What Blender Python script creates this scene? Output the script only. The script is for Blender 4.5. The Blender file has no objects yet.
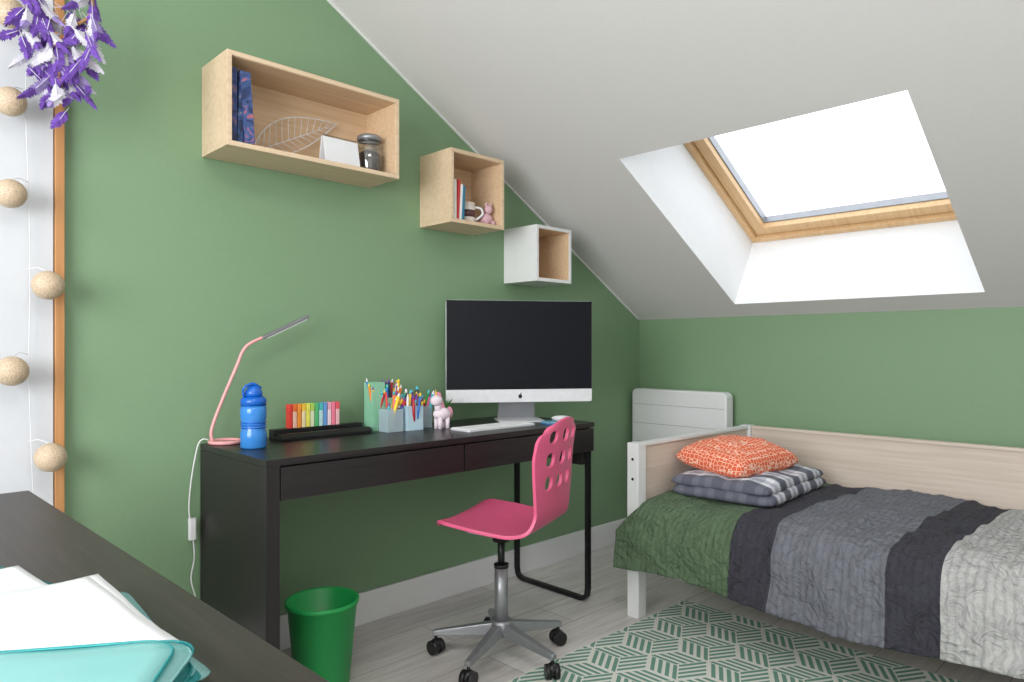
import bpy, bmesh, math, random
from mathutils import Vector, Matrix, noise
random.seed(7)
S=bpy.context.scene
try:
    S.view_settings.view_transform='Standard'
    S.view_settings.look='None'
except Exception as e: print(e)

# ---------------------------------------------------------------- materials
def lin(c):
    r=[]
    for v in c:
        v=v/255.0
        r.append(v/12.92 if v<=0.04045 else ((v+0.055)/1.055)**2.4)
    return (r[0],r[1],r[2],1.0)
def new_mat(name):
    m=bpy.data.materials.new(name); m.use_nodes=True
    nt=m.node_tree; b=nt.nodes['Principled BSDF']
    return m,nt,b
def N(nt,t,**k):
    n=nt.nodes.new(t)
    for a,v in k.items(): setattr(n,a,v)
    return n
def coords(nt,scale=(1,1,1),kind='Object',rot=(0,0,0)):
    tc=N(nt,'ShaderNodeTexCoord'); mp=N(nt,'ShaderNodeMapping')
    mp.inputs['Scale'].default_value=scale; mp.inputs['Rotation'].default_value=rot
    nt.links.new(tc.outputs[kind],mp.inputs['Vector']); return mp.outputs['Vector']
def bump(nt,b,height,strength=.2,dist=.01):
    bp=N(nt,'ShaderNodeBump'); bp.inputs['Strength'].default_value=strength; bp.inputs['Distance'].default_value=dist
    nt.links.new(height,bp.inputs['Height']); nt.links.new(bp.outputs['Normal'],b.inputs['Normal'])
def ramp(nt,fac,stops,interp='LINEAR'):
    r=N(nt,'ShaderNodeValToRGB'); cr=r.color_ramp; cr.interpolation=interp
    while len(cr.elements)>1: cr.elements.remove(cr.elements[-1])
    cr.elements[0].position=stops[0][0]; cr.elements[0].color=stops[0][1]
    for p,c in stops[1:]:
        e=cr.elements.new(p); e.color=c
    nt.links.new(fac,r.inputs['Fac']); return r.outputs['Color']
def mat(name,c,rough=.5,metal=0,var=.04,nscale=30,bmp=.03,emis=0,coat=0):
    m,nt,b=new_mat(name); c=lin(c)
    v=coords(nt); n=N(nt,'ShaderNodeTexNoise'); n.inputs['Scale'].default_value=nscale; n.inputs['Detail'].default_value=3
    nt.links.new(v,n.inputs['Vector'])
    a=tuple(max(0,x*(1-var)) for x in c[:3])+(1,); d=tuple(min(1,x*(1+var)) for x in c[:3])+(1,)
    col=ramp(nt,n.outputs['Fac'],[(.3,a),(.7,d)])
    nt.links.new(col,b.inputs['Base Color'])
    b.inputs['Roughness'].default_value=rough; b.inputs['Metallic'].default_value=metal
    if coat: b.inputs['Coat Weight'].default_value=coat
    if bmp: bump(nt,b,n.outputs['Fac'],bmp,.003)
    return m
def wood(name,c1,c2,axis='x',rough=.5,scale=1.0,bmp=.05):
    m,nt,b=new_mat(name)
    sc={'x':(1.0,34,34),'y':(34,1.0,34),'z':(34,34,1.0)}[axis]
    v=coords(nt,tuple(s*scale for s in sc))
    n=N(nt,'ShaderNodeTexNoise'); n.inputs['Scale'].default_value=2.2; n.inputs['Detail'].default_value=6; n.inputs['Distortion'].default_value=.3
    nt.links.new(v,n.inputs['Vector'])
    col=ramp(nt,n.outputs['Fac'],[(.25,lin(c1)),(.75,lin(c2))])
    nt.links.new(col,b.inputs['Base Color']); b.inputs['Roughness'].default_value=rough
    bump(nt,b,n.outputs['Fac'],bmp,.003)
    return m

M={}
M['green']=mat('green_wall_paint',(122,152,117),.58,var=.015,nscale=60,bmp=.04)
M['ceil']=mat('ceiling_paint',(212,210,208),.85,var=.01,nscale=60,bmp=.02)
M['white']=mat('white_paint',(224,225,225),.45,var=.01,bmp=.01)
M['doorwhite']=mat('door_paint',(205,208,212),.4,var=.01,bmp=.01)
M['reveal']=mat('reveal_paint',(236,237,237),.7,var=.01,bmp=.01)
M['pine']=wood('window_pine',(208,166,118),(226,192,146),'x',.4)
M['casing']=wood('casing_wood',(172,120,72),(194,142,90),'z',.45)
M['oak']=wood('light_oak',(204,178,146),(222,200,170),'x',.55)
M['oakin']=wood('oak_inside',(202,170,134),(220,192,158),'x',.55)
M['bedwood']=wood('whitewashed_wood',(200,184,168),(220,207,194),'y',.55)
M['bedwoodx']=wood('whitewashed_wood_end',(200,184,168),(220,207,194),'x',.55)
M['blackwood']=wood('black_brown_wood',(25,21,23),(42,37,39),'x',.34,1.6,.12)
M['blackwoody']=wood('black_brown_wood_table',(42,38,36),(62,56,53),'y',.42,1.6,.12)
M['blackmetal']=mat('black_metal',(28,28,30),.4,.3)
M['steel']=mat('silver_metal',(150,152,155),.35,.6,bmp=0)
M['alu']=mat('aluminium',(222,224,227),.35,.2,bmp=0)
M['blackplastic']=mat('black_plastic',(20,20,22),.4)
M['pink']=mat('pink_plastic',(220,94,132),.42,var=.02,bmp=.02)
M['lamppink']=mat('pale_pink_metal',(228,164,164),.35,bmp=0)
M['binGreen']=mat('green_plastic',(34,158,80),.4,var=.02,bmp=.01)
M['blue']=mat('blue_plastic',(20,96,190),.25,bmp=0)
M['blueL']=mat('blue_clear_plastic',(56,130,205),.15,bmp=0)
M['paper']=mat('paper',(222,224,226),.8,var=.01,bmp=.02)
M['mint']=mat('mint_plastic',(140,196,164),.4,bmp=0)
M['lblue']=mat('light_blue_plastic',(180,208,220),.4,bmp=0)
M['keys']=mat('white_keys',(232,232,234),.5,bmp=0)

def screen_mat():
    m,nt,b=new_mat('black_glass'); b.inputs['Base Color'].default_value=(.003,.004,.008,1)
    b.inputs['Roughness'].default_value=.05; b.inputs['Specular IOR Level'].default_value=.24; return m
M['screen']=screen_mat()
def glass_thin(name,fac=.08,tint=(1,1,1,1)):
    m=bpy.data.materials.new(name); m.use_nodes=True; nt=m.node_tree; nt.nodes.clear()
    o=N(nt,'ShaderNodeOutputMaterial'); t=N(nt,'ShaderNodeBsdfTransparent'); g=N(nt,'ShaderNodeBsdfGlossy'); mx=N(nt,'ShaderNodeMixShader')
    t.inputs['Color'].default_value=tint; g.inputs['Roughness'].default_value=.05; mx.inputs[0].default_value=fac
    nt.links.new(t.outputs[0],mx.inputs[1]); nt.links.new(g.outputs[0],mx.inputs[2]); nt.links.new(mx.outputs[0],o.inputs[0]); return m
M['pane']=glass_thin('window_glass',.04,(.97,.98,1,1))
M['jar']=glass_thin('jar_glass',.18,(.85,.9,.9,1))
def translucent(name,c,alpha=.3,tc=(170,230,228)):
    m=bpy.data.materials.new(name); m.use_nodes=True; nt=m.node_tree
    b=nt.nodes['Principled BSDF']; o=nt.nodes['Material Output']; b.inputs['Base Color'].default_value=lin(c); b.inputs['Roughness'].default_value=.18
    t=N(nt,'ShaderNodeBsdfTransparent'); t.inputs['Color'].default_value=lin(tc); mx=N(nt,'ShaderNodeMixShader'); mx.inputs[0].default_value=alpha
    nt.links.new(b.outputs[0],mx.inputs[1]); nt.links.new(t.outputs[0],mx.inputs[2]); nt.links.new(mx.outputs[0],o.inputs[0]); return m
M['teal']=translucent('teal_plastic',(50,160,165),.5)
M['tealL']=translucent('pale_teal_plastic',(176,222,222),.6,(205,238,236))
M['clear']=translucent('clear_plastic',(205,222,228),.55,(235,244,246))

def floor_mat():
    m,nt,b=new_mat('grey_laminate')
    v=coords(nt)
    br=N(nt,'ShaderNodeTexBrick'); br.offset=.37; br.inputs['Scale'].default_value=1
    br.inputs['Brick Width'].default_value=1.25; br.inputs['Row Height'].default_value=.19
    br.inputs['Mortar Size'].default_value=.0018; br.inputs['Mortar Smooth'].default_value=.3
    br.inputs['Color1'].default_value=lin((198,194,190)); br.inputs['Color2'].default_value=lin((216,213,209)); br.inputs['Mortar'].default_value=lin((140,135,130))
    nt.links.new(v,br.inputs['Vector'])
    v2=coords(nt,(1.5,18,1)); n=N(nt,'ShaderNodeTexNoise'); n.inputs['Scale'].default_value=2; n.inputs['Detail'].default_value=7; n.inputs['Distortion'].default_value=1
    nt.links.new(v2,n.inputs['Vector'])
    g=ramp(nt,n.outputs['Fac'],[(.3,(.78,.77,.76,1)),(.7,(1.05,1.05,1.05,1))])
    mx=N(nt,'ShaderNodeMix',data_type='RGBA',blend_type='MULTIPLY'); mx.inputs[0].default_value=1
    nt.links.new(br.outputs['Color'],mx.inputs[6]); nt.links.new(g,mx.inputs[7]); nt.links.new(mx.outputs[2],b.inputs['Base Color'])
    b.inputs['Roughness'].default_value=.38; bump(nt,b,br.outputs['Fac'],-.3,.002) ; return m
M['floor']=floor_mat()

def duvet_mat():
    m,nt,b=new_mat('duvet_fabric')
    tc=N(nt,'ShaderNodeTexCoord'); sp=N(nt,'ShaderNodeSeparateXYZ'); nt.links.new(tc.outputs['UV'],sp.inputs[0])
    mr=N(nt,'ShaderNodeMapRange'); mr.inputs['From Min'].default_value=-2.75; mr.inputs['From Max'].default_value=-.65
    nt.links.new(sp.outputs['Y'],mr.inputs['Value'])
    f=lambda y:(y+2.75)/2.1
    col=ramp(nt,mr.outputs[0],[(0,lin((110,112,118))),(f(-2.35),lin((186,185,184))),(f(-1.83),lin((58,57,67))),(f(-1.68),lin((114,116,125))),(f(-1.32),lin((58,57,67))),(f(-1.17),lin((92,114,86)))],'CONSTANT')
    w=N(nt,'ShaderNodeTexWave'); w.bands_direction='Y'; w.inputs['Scale'].default_value=14; w.inputs['Distortion'].default_value=3.5; w.inputs['Detail'].default_value=3; w.inputs['Detail Scale'].default_value=2
    nt.links.new(tc.outputs['UV'],w.inputs['Vector'])
    g=ramp(nt,w.outputs['Fac'],[(.0,(.62,.62,.62,1)),(.55,(1,1,1,1))])
    mx=N(nt,'ShaderNodeMix',data_type='RGBA',blend_type='MULTIPLY'); mx.inputs[0].default_value=.5
    nt.links.new(col,mx.inputs[6]); nt.links.new(g,mx.inputs[7]); nt.links.new(mx.outputs[2],b.inputs['Base Color'])
    b.inputs['Roughness'].default_value=.9
    n=N(nt,'ShaderNodeTexNoise'); n.inputs['Scale'].default_value=20; n.inputs['Detail'].default_value=6; n.inputs['Distortion'].default_value=2
    nt.links.new(coords(nt,(1,1,1),'Object'),n.inputs['Vector'])
    bump(nt,b,n.outputs['Fac'],1.0,.03)
    return m
M['duvet']=duvet_mat()
M['mattress']=mat('mattress_fabric',(215,215,212),.9)
def rug_mat():
    m,nt,b=new_mat('rug_woven')
    tc=N(nt,'ShaderNodeTexCoord'); sp=N(nt,'ShaderNodeSeparateXYZ'); nt.links.new(tc.outputs['UV'],sp.inputs[0])
    a=N(nt,'ShaderNodeMath',operation='MULTIPLY'); a.inputs[1].default_value=4; nt.links.new(sp.outputs['X'],a.inputs[0])
    fr=N(nt,'ShaderNodeMath',operation='FRACT'); nt.links.new(a.outputs[0],fr.inputs[0])
    g=N(nt,'ShaderNodeMath',operation='GREATER_THAN'); g.inputs[1].default_value=.45; nt.links.new(fr.outputs[0],g.inputs[0])
    v1=N(nt,'ShaderNodeMath',operation='PINGPONG'); v1.inputs[1].default_value=.5; nt.links.new(sp.outputs['Y'],v1.inputs[0])
    g2=N(nt,'ShaderNodeMath',operation='GREATER_THAN'); g2.inputs[1].default_value=.05; nt.links.new(v1.outputs[0],g2.inputs[0])
    mu=N(nt,'ShaderNodeMath',operation='MULTIPLY'); nt.links.new(g.outputs[0],mu.inputs[0]); nt.links.new(g2.outputs[0],mu.inputs[1])
    col=ramp(nt,mu.outputs[0],[(0,lin((218,220,211))),(.5,lin((104,148,130)))],'CONSTANT')
    nt.links.new(col,b.inputs['Base Color']); b.inputs['Roughness'].default_value=.95
    n=N(nt,'ShaderNodeTexNoise'); n.inputs['Scale'].default_value=250; nt.links.new(coords(nt),n.inputs['Vector']); bump(nt,b,n.outputs['Fac'],.4,.003)
    return m
M['rug']=rug_mat(); M['rugedge']=mat('rug_binding',(215,216,205),.95)
def cushion_mat():
    m,nt,b=new_mat('orange_pattern_fabric')
    v=N(nt,'ShaderNodeTexVoronoi',feature='DISTANCE_TO_EDGE'); v.inputs['Scale'].default_value=58; v.inputs['Randomness'].default_value=.5
    nt.links.new(coords(nt),v.inputs['Vector'])
    col=ramp(nt,v.outputs['Distance'],[(0,lin((240,196,172))),(.065,lin((220,98,62)))],'CONSTANT')
    nt.links.new(col,b.inputs['Base Color']); b.inputs['Roughness'].default_value=.9; return m
M['orange']=cushion_mat()
def plaid_mat():
    m,nt,b=new_mat('grey_plaid_fabric')
    cols=[]
    for d,sc,st in (('X',2.2,[(0,lin((112,114,126))),(.38,lin((168,170,178))),(.5,lin((232,232,234))),(.93,lin((188,190,198)))]),('Y',2.4,[(0,lin((206,207,214))),(.3,lin((242,242,244))),(.9,lin((216,217,222)))])):
        w=N(nt,'ShaderNodeTexWave'); w.bands_direction=d; w.inputs['Scale'].default_value=sc; w.inputs['Distortion'].default_value=.2
        nt.links.new(coords(nt),w.inputs['Vector'])
        cols.append(ramp(nt,w.outputs['Fac'],st,'CONSTANT'))
    mx=N(nt,'ShaderNodeMix',data_type='RGBA',blend_type='MULTIPLY'); mx.inputs[0].default_value=1
    nt.links.new(cols[0],mx.inputs[6]); nt.links.new(cols[1],mx.inputs[7]); nt.links.new(mx.outputs[2],b.inputs['Base Color'])
    b.inputs['Roughness'].default_value=.9; return m
M['plaid']=plaid_mat()
def globe_mat():
    m,nt,b=new_mat('beige_cotton')
    v=N(nt,'ShaderNodeTexVoronoi'); v.inputs['Scale'].default_value=300; nt.links.new(coords(nt),v.inputs['Vector'])
    col=ramp(nt,v.outputs['Distance'],[(.1,lin((216,196,170))),(.8,lin((182,160,132)))]); nt.links.new(col,b.inputs['Base Color'])
    b.inputs['Roughness'].default_value=.42; bump(nt,b,v.outputs['Distance'],.35,.003); return m
M['globe']=globe_mat()

# ---------------------------------------------------------------- geometry helpers
COL=S.collection
def link(o): COL.objects.link(o); return o
def group(name,loc=(0,0,0),rotz=0,world=False,matrix=None):
    e=bpy.data.objects.new(name,None); e.empty_display_size=.05; link(e)
    mw=matrix if matrix is not None else Matrix.Translation(loc)@Matrix.Rotation(rotz,4,'Z')
    e.matrix_world=mw; e['w']=1 if world else 0
    e['inv']=[x for r in mw.inverted() for x in r]
    return e
def shift(g,dx=0,dy=0,dz=0): g.location=(g.location.x+dx,g.location.y+dy,g.location.z+dz)
def attach(o,p):
    if p is not None:
        o.parent=p
        if p['w']:
            f=list(p['inv']); o.matrix_parent_inverse=Matrix([f[0:4],f[4:8],f[8:12],f[12:16]])
        else: o.matrix_parent_inverse=Matrix.Identity(4)
    return o
def mesh(name,verts,faces,m,parent=None,smooth=False,bevel=0,uv=None):
    me=bpy.data.meshes.new(name); me.from_pydata([tuple(v) for v in verts],[],faces); me.update()
    bm=bmesh.new(); bm.from_mesh(me); bmesh.ops.recalc_face_normals(bm,faces=bm.faces)
    if bevel: bmesh.ops.bevel(bm,geom=bm.edges[:],offset=bevel,segments=2,profile=.6,affect='EDGES')
    bm.to_mesh(me); bm.free()
    if m: 
        for mm in (m if isinstance(m,list) else [m]): me.materials.append(mm)
    if smooth:
        for p in me.polygons: p.use_smooth=True
    o=bpy.data.objects.new(name,me); link(o); return attach(o,parent)
BF=[(0,1,2,3),(4,7,6,5),(0,4,5,1),(1,5,6,2),(2,6,7,3),(3,7,4,0)]
def box(name,x0,x1,y0,y1,z0,z1,m,parent=None,bevel=.0015,rot=None):
    v=[Vector(p) for p in ((x0,y0,z0),(x1,y0,z0),(x1,y1,z0),(x0,y1,z0),(x0,y0,z1),(x1,y0,z1),(x1,y1,z1),(x0,y1,z1))]
    if rot is not None:
        c=Vector(((x0+x1)/2,(y0+y1)/2,(z0+z1)/2)); v=[c+rot@(p-c) for p in v]
    return mesh(name,v,BF,m,parent,bevel=bevel)
def rbox(name,x0,x1,y0,y1,z0,z1,r,axis,m,parent=None,seg=6,bevel=0.001):
    """prism with rounded corners extruded along axis"""
    def rr(a0,a1,b0,b1):
        pts=[]
        for cx,cy,s in ((a1-r,b1-r,0),(a0+r,b1-r,90),(a0+r,b0+r,180),(a1-r,b0+r,270)):
            for i in range(seg+1):
                t=math.radians(s+90*i/seg); pts.append((cx+r*math.cos(t),cy+r*math.sin(t)))
        return pts
    if axis=='y': P=rr(x0,x1,z0,z1); lo=[(a,y0,b) for a,b in P]; hi=[(a,y1,b) for a,b in P]
    elif axis=='z': P=rr(x0,x1,y0,y1); lo=[(a,b,z0) for a,b in P]; hi=[(a,b,z1) for a,b in P]
    else: P=rr(y0,y1,z0,z1); lo=[(x0,a,b) for a,b in P]; hi=[(x1,a,b) for a,b in P]
    n=len(P); f=[tuple(range(n)),tuple(range(n,2*n))]+[(i,(i+1)%n,n+(i+1)%n,n+i) for i in range(n)]
    return mesh(name,lo+hi,f,m,parent,bevel=bevel)
def tube(name,pts,r,m,parent=None,seg=10,closed=False):
    pts=[Vector(p) for p in pts]; n=len(pts); rs=r if isinstance(r,(list,tuple)) else [r]*n
    verts=[];faces=[]; prev=None
    for i,p in enumerate(pts):
        if closed: d=pts[(i+1)%n]-pts[i-1]
        else: d=pts[min(i+1,n-1)]-pts[max(i-1,0)]
        d.normalize()
        if prev is None:
            a=Vector((0,0,1)) if abs(d.z)<.9 else Vector((1,0,0)); u=d.cross(a).normalized()
        else: u=(prev-d*prev.dot(d)).normalized()
        prev=u; w=d.cross(u)
        for k in range(seg):
            t=2*math.pi*k/seg; verts.append(p+(u*math.cos(t)+w*math.sin(t))*rs[i])
    for i in range(n if closed else n-1):
        j=(i+1)%n
        for k in range(seg): faces.append((i*seg+k,i*seg+(k+1)%seg,j*seg+(k+1)%seg,j*seg+k))
    if not closed: faces+= [tuple(range(seg)),tuple(range((n-1)*seg,n*seg))]
    o=mesh(name,verts,faces,m,parent); 
    for p in o.data.polygons: p.use_smooth=len(p.vertices)==4
    return o
def cyl(name,p0,p1,r,m,parent=None,seg=24,r1=None):
    p0=Vector(p0);p1=Vector(p1); r1=r if r1 is None else r1
    return tube(name,[p0,p1],[r,r1],m,parent,seg)
def lathe(name,prof,c,m,parent=None,seg=40):
    verts=[];faces=[];n=len(prof)
    for r,z in prof:
        for k in range(seg):
            t=2*math.pi*k/seg; verts.append((c[0]+r*math.cos(t),c[1]+r*math.sin(t),c[2]+z))
    for i in range(n-1):
        for k in range(seg): faces.append((i*seg+k,i*seg+(k+1)%seg,(i+1)*seg+(k+1)%seg,(i+1)*seg+k))
    faces+= [tuple(range(seg)),tuple(range((n-1)*seg,n*seg))]
    o=mesh(name,verts,faces,m,parent)
    for p in o.data.polygons: p.use_smooth=len(p.vertices)==4
    return o
def ball(name,c,r,m,parent=None,sc=(1,1,1),seg=24):
    me=bpy.data.meshes.new(name); bm=bmesh.new(); bmesh.ops.create_uvsphere(bm,u_segments=seg,v_segments=seg//2,radius=r)
    for v in bm.verts: v.co=Vector((v.co.x*sc[0],v.co.y*sc[1],v.co.z*sc[2]))+Vector(c)
    bm.to_mesh(me); bm.free(); me.materials.append(m)
    for p in me.polygons: p.use_smooth=True
    o=bpy.data.objects.new(name,me); link(o); return attach(o,parent)
def smooth_path(pts,n=8):
    pts=[Vector(p) for p in pts]; out=[]
    P=[pts[0]*2-pts[1]]+pts+[pts[-1]*2-pts[-2]]
    for i in range(1,len(P)-2):
        a,b,c,d=P[i-1:i+3]
        for k in range(n):
            t=k/n; out.append(.5*((2*b)+(c-a)*t+(2*a-5*b+4*c-d)*t*t+(3*b-a-3*c+d)*t**3))
    out.append(pts[-1]); return out

# ---------------------------------------------------------------- room shell
XB,YB=-5.0,-3.4; KZ=1.253; TN=math.tan(math.radians(30)); XF=-2.6; ZF=KZ-TN*XF
# long green wall
prof=[(XB,0),(.12,0),(.12,KZ+.06),(0,KZ+.06),(XF,ZF+.06),(XB,ZF+.06)]
v=[(a,0,b) for a,b in prof]+[(a,.12,b) for a,b in prof]; n=6
mesh('wall_left',v,[tuple(range(n)),tuple(range(n,2*n))]+[(i,(i+1)%n,n+(i+1)%n,n+i) for i in range(n)],M['green'])
box('wall_far',0,.12,YB,0,0,KZ+.06,M['green'],bevel=0)
v=[(a,YB,b) for a,b in prof]+[(a,YB-.12,b) for a,b in prof]
mesh('wall_right',v,[tuple(range(n)),tuple(range(n,2*n))]+[(i,(i+1)%n,n+(i+1)%n,n+i) for i in range(n)],M['ceil'])
# back wall with an unseen opening added to let in fill light
g=group('wall_back',(XB,0,0),world=True)
WY0,WY1,WZ0,WZ1=-2.9,-.7,.8,2.3
box('back_low',XB-.12,XB,YB,0,0,WZ0,M['ceil'],g,0); box('back_high',XB-.12,XB,YB,0,WZ1,ZF+.06,M['ceil'],g,0)
box('back_side_a',XB-.12,XB,YB,WY0,WZ0,WZ1,M['ceil'],g,0); box('back_side_b',XB-.12,XB,WY1,0,WZ0,WZ1,M['ceil'],g,0)
g=group('fill_window',(XB-.06,WY0,WZ0),world=True)  # unseen window frame, added around the fill-light opening
for nm,a in (('frame_l',(WY0,WY0+.06,WZ0,WZ1)),('frame_r',(WY1-.06,WY1,WZ0,WZ1)),('frame_m',((WY0+WY1)/2-.03,(WY0+WY1)/2+.03,WZ0,WZ1)),('frame_b',(WY0,WY1,WZ0,WZ0+.06)),('frame_t',(WY0,WY1,WZ1-.06,WZ1))):
    box(nm,XB-.09,XB-.03,a[0],a[1],a[2],a[3],M['white'],g)
box('floor',XB-.1,.1,YB-.1,.1,-.1,0,M['floor'],bevel=0)
# ceiling
def cz(x): return KZ-TN*x
hx0,hx1,hy0,hy1=-1.06,-.10,-1.724,-.652
q=[]
def quad(x0,x1,y0,y1): q.append([(x0,y0,cz(x0)),(x1,y0,cz(x1)),(x1,y1,cz(x1)),(x0,y1,cz(x0))])
quad(XF,hx0,YB,0); quad(hx1,0,YB,0); quad(hx0,hx1,YB,hy0); quad(hx0,hx1,hy1,0)
q.append([(XB,YB,ZF),(XF,YB,ZF),(XF,0,ZF),(XB,0,ZF)])
vs=[];fs=[]
for k in q: fs.append(tuple(range(len(vs),len(vs)+4))); vs+=k
mesh('ceiling',vs,fs,M['ceil'])
# skylight
ang=math.radians(30); e1=Vector((-math.cos(ang),0,math.sin(ang))); nn=Vector((math.sin(ang),0,math.cos(ang)))
MW=Matrix(((e1.x,0,nn.x,0),(0,-1,0,0),(e1.z,0,nn.z,KZ),(0,0,0,1)))
s0=.10/math.cos(ang); s1=1.06/math.cos(ang); a0,a1=.652,1.724
gw=group('window_1',matrix=MW)
T=.38
th=.03; tb=.0015
box('reveal_low',s0-th,s0,a0-th,a1+th,tb,T+.1,M['reveal'],gw,0); box('reveal_top',s1,s1+th,a0-th,a1+th,tb,T+.1,M['reveal'],gw,0)
box('reveal_left',s0,s1,a0-th,a0,tb,T+.1,M['reveal'],gw,0); box('reveal_right',s0,s1,a1,a1+th,tb,T+.1,M['reveal'],gw,0)
def rim(nm,i0,i1,t0,t1,m):
    box(nm+'_low',s0+i0,s0+i1,a0+i0,a1-i0,t0,t1,m,gw,.003); box(nm+'_top',s1-i1,s1-i0,a0+i0,a1-i0,t0,t1,m,gw,.003)
    box(nm+'_left',s0+i1,s1-i1,a0+i0,a0+i1,t0,t1,m,gw,.003); box(nm+'_right',s0+i1,s1-i1,a1-i1,a1-i0,t0,t1,m,gw,.003)
rim('frame',0,.03,T,T+.09,M['pine']); rim('sash',.034,.088,T+.02,T+.09,M['pine']); rim('gasket',.088,.094,T+.05,T+.09,M['steel'])
box('pane',s0+.08,s1-.08,a0+.08,a1-.08,T+.06,T+.066,M['pane'],gw,0)
# thin caulk trim where slope meets wall
L=2.55/math.cos(ang)
gt=group('trim_1',matrix=Matrix(((e1.x,0,nn.x,0),(0,-1,0,0),(e1.z,0,nn.z,KZ),(0,0,0,1))))
box('strip',0.02,L,0.0005,.008,-.008,-.0005,M['white'],gt,0)
# baseboards
box('baseboard_left',-2.87,-.001,-.016,-.0005,.0,.125,M['white'],bevel=.003)
box('baseboard_far',-.016,-.0005,YB+.01,-.018,.0,.125,M['white'],bevel=.003)
# door at far left
g=group('door_1',(-3.35,-.03,0),world=True)
box('leaf',-3.80,-2.914,-.020,-.002,.005,2.26,M['doorwhite'],g,.002)
box('casing_right',-2.912,-2.888,-.03,-.001,0,2.30,M['casing'],g,.002)
box('casing_left',-3.84,-3.802,-.03,-.001,0,2.30,M['casing'],g,.002)
box('casing_top',-3.84,-2.888,-.03,-.001,2.301,2.34,M['casing'],g,.002)

# ---------------------------------------------------------------- shelves
def shelf(name,x0,x1,z0,z1,d,mo,mi,t=.015):
    g=group(name,((x0+x1)/2,-d/2,(z0+z1)/2),world=True)
    box('bottom',x0,x1,-d,-.001,z0,z0+t,mo,g,.001); box('top',x0,x1,-d,-.001,z1-t,z1,mo,g,.001)
    box('side_l',x0,x0+t,-d,-.001,z0+t,z1-t,mo,g,.001); box('side_r',x1-t,x1,-d,-.001,z0+t,z1-t,mo,g,.001)
    e=.0015
    box('back',x0+t,x1-t,-.012,-.002,z0+t,z1-t,mi,g,0)
    if mi is not mo:
        box('liner_b',x0+t,x1-t,-d+.004,-.012,z0+t,z0+t+e,mi,g,0); box('liner_t',x0+t,x1-t,-d+.004,-.012,z1-t-e,z1-t,mi,g,0)
        box('liner_l',x0+t,x0+t+e,-d+.004,-.012,z0+t,z1-t,mi,g,0); box('liner_r',x1-t-e,x1-t,-d+.004,-.012,z0+t,z1-t,mi,g,0)
    return g
shelf('box_shelf',-2.488,-1.838,1.728,2.028,.21,M['oak'],M['oakin'])
shelf('box_shelf',-1.586,-1.290,1.60,1.90,.21,M['oak'],M['oakin'])
shelf('box_shelf',-1.093,-.853,1.395,1.65,.215,M['white'],M['oakin'])
# shelf 1 contents
def artmat(name,a,b_,c_,sc=18):
    m,nt,b=new_mat(name); n=N(nt,'ShaderNodeTexNoise'); n.inputs['Scale'].default_value=sc; n.inputs['Detail'].default_value=4; n.inputs['Distortion'].default_value=2
    nt.links.new(coords(nt),n.inputs['Vector']); col=ramp(nt,n.outputs['Fac'],[(.40,lin(a)),(.56,lin(b_)),(.70,lin(c_))]); nt.links.new(col,b.inputs['Base Color']); b.inputs['Roughness'].default_value=.45; return m
def book(g,nm,x,y0,z0,w,t,h,c,tilt=0,m=None):
    m=m or mat('cover_'+nm,c,.5); R=Matrix.Rotation(math.radians(tilt),3,'Y')
    def bx(n_,a,b,c_,d,e_,f_,mm):
        vv=[Vector(p) for p in ((a,c_,e_),(b,c_,e_),(b,d,e_),(a,d,e_),(a,c_,f_),(b,c_,f_),(b,d,f_),(a,d,f_))]
        o=Vector((x,0,z0)); vv=[o+R@(p-o) for p in vv]; return mesh(n_,vv,BF,mm,g)
    k=.002
    bx(nm+'_spine',x,x+t,y0,y0+k,z0,z0+h,m); bx(nm+'_cover_a',x,x+k,y0+k,y0+w,z0,z0+h,m); bx(nm+'_cover_b',x+t-k,x+t,y0+k,y0+w,z0,z0+h,m)
    bx(nm+'_pages',x+k,x+t-k,y0+k,y0+w-.004,z0+.004,z0+h-.004,M['paper'])
g=group('books',(-2.42,-.1,1.75),world=True)
book(g,'book_a',-2.470,-.190,1.7450,.16,.022,.238,(30,52,98),0,artmat('navy_cover',(22,32,70),(36,60,120),(120,90,90)))
book(g,'book_b',-2.447,-.190,1.7450,.16,.016,.236,(30,52,98),2,artmat('teal_cover',(28,44,78),(60,90,140),(170,150,140)))
book(g,'book_c',-2.425,-.195,1.7478,.17,.034,.228,(44,62,120),-4,artmat('illustrated_cover',(34,50,92),(64,92,146),(206,100,76),22))
g=group('desk_calendar',(-2.05,-.14,1.745),world=True)
box('sheet',-2.125,-1.985,-.165,-.160,1.7455,1.845,M['paper'],g,.0005,Matrix.Rotation(math.radians(-12),3,'X'))
box('back_sheet',-2.125,-1.985,-.135,-.131,1.7455,1.845,M['paper'],g,.0005,Matrix.Rotation(math.radians(12),3,'X'))
for i in range(12):
    x=-2.117+i*.0113
    tube('ring_%d'%i,[(x,-.148+.008*math.cos(t),1.846+.006*math.sin(t)) for t in [k*.785 for k in range(8)]],.001,M['blackmetal'],g,5,True)
g=group('glass_jar',(-1.915,-.13,1.745),world=True)
jc=(-1.912,-.12,1.7448)
lathe('glass',[(0,0),(.046,0),(.050,.006),(.050,.105),(.042,.118),(.042,.128)],jc,M['jar'],g)
lathe('filling',[(0,.004),(.044,.004),(.045,.075),(.03,.087),(0,.083)],jc,mat('dark_beads',(58,48,46),.4,var=.5,nscale=200,bmp=.5),g)
lathe('lid',[(0,.128),(.046,.128),(.047,.142),(.04,.148),(0,.148)],jc,M['steel'],g)
tube('clasp',[(jc[0]+.049*math.cos(t),-.12+.049*math.sin(t),jc[2]+.112) for t in [k*2*math.pi/24 for k in range(24)]],.0015,M['steel'],g,6,True)
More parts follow.
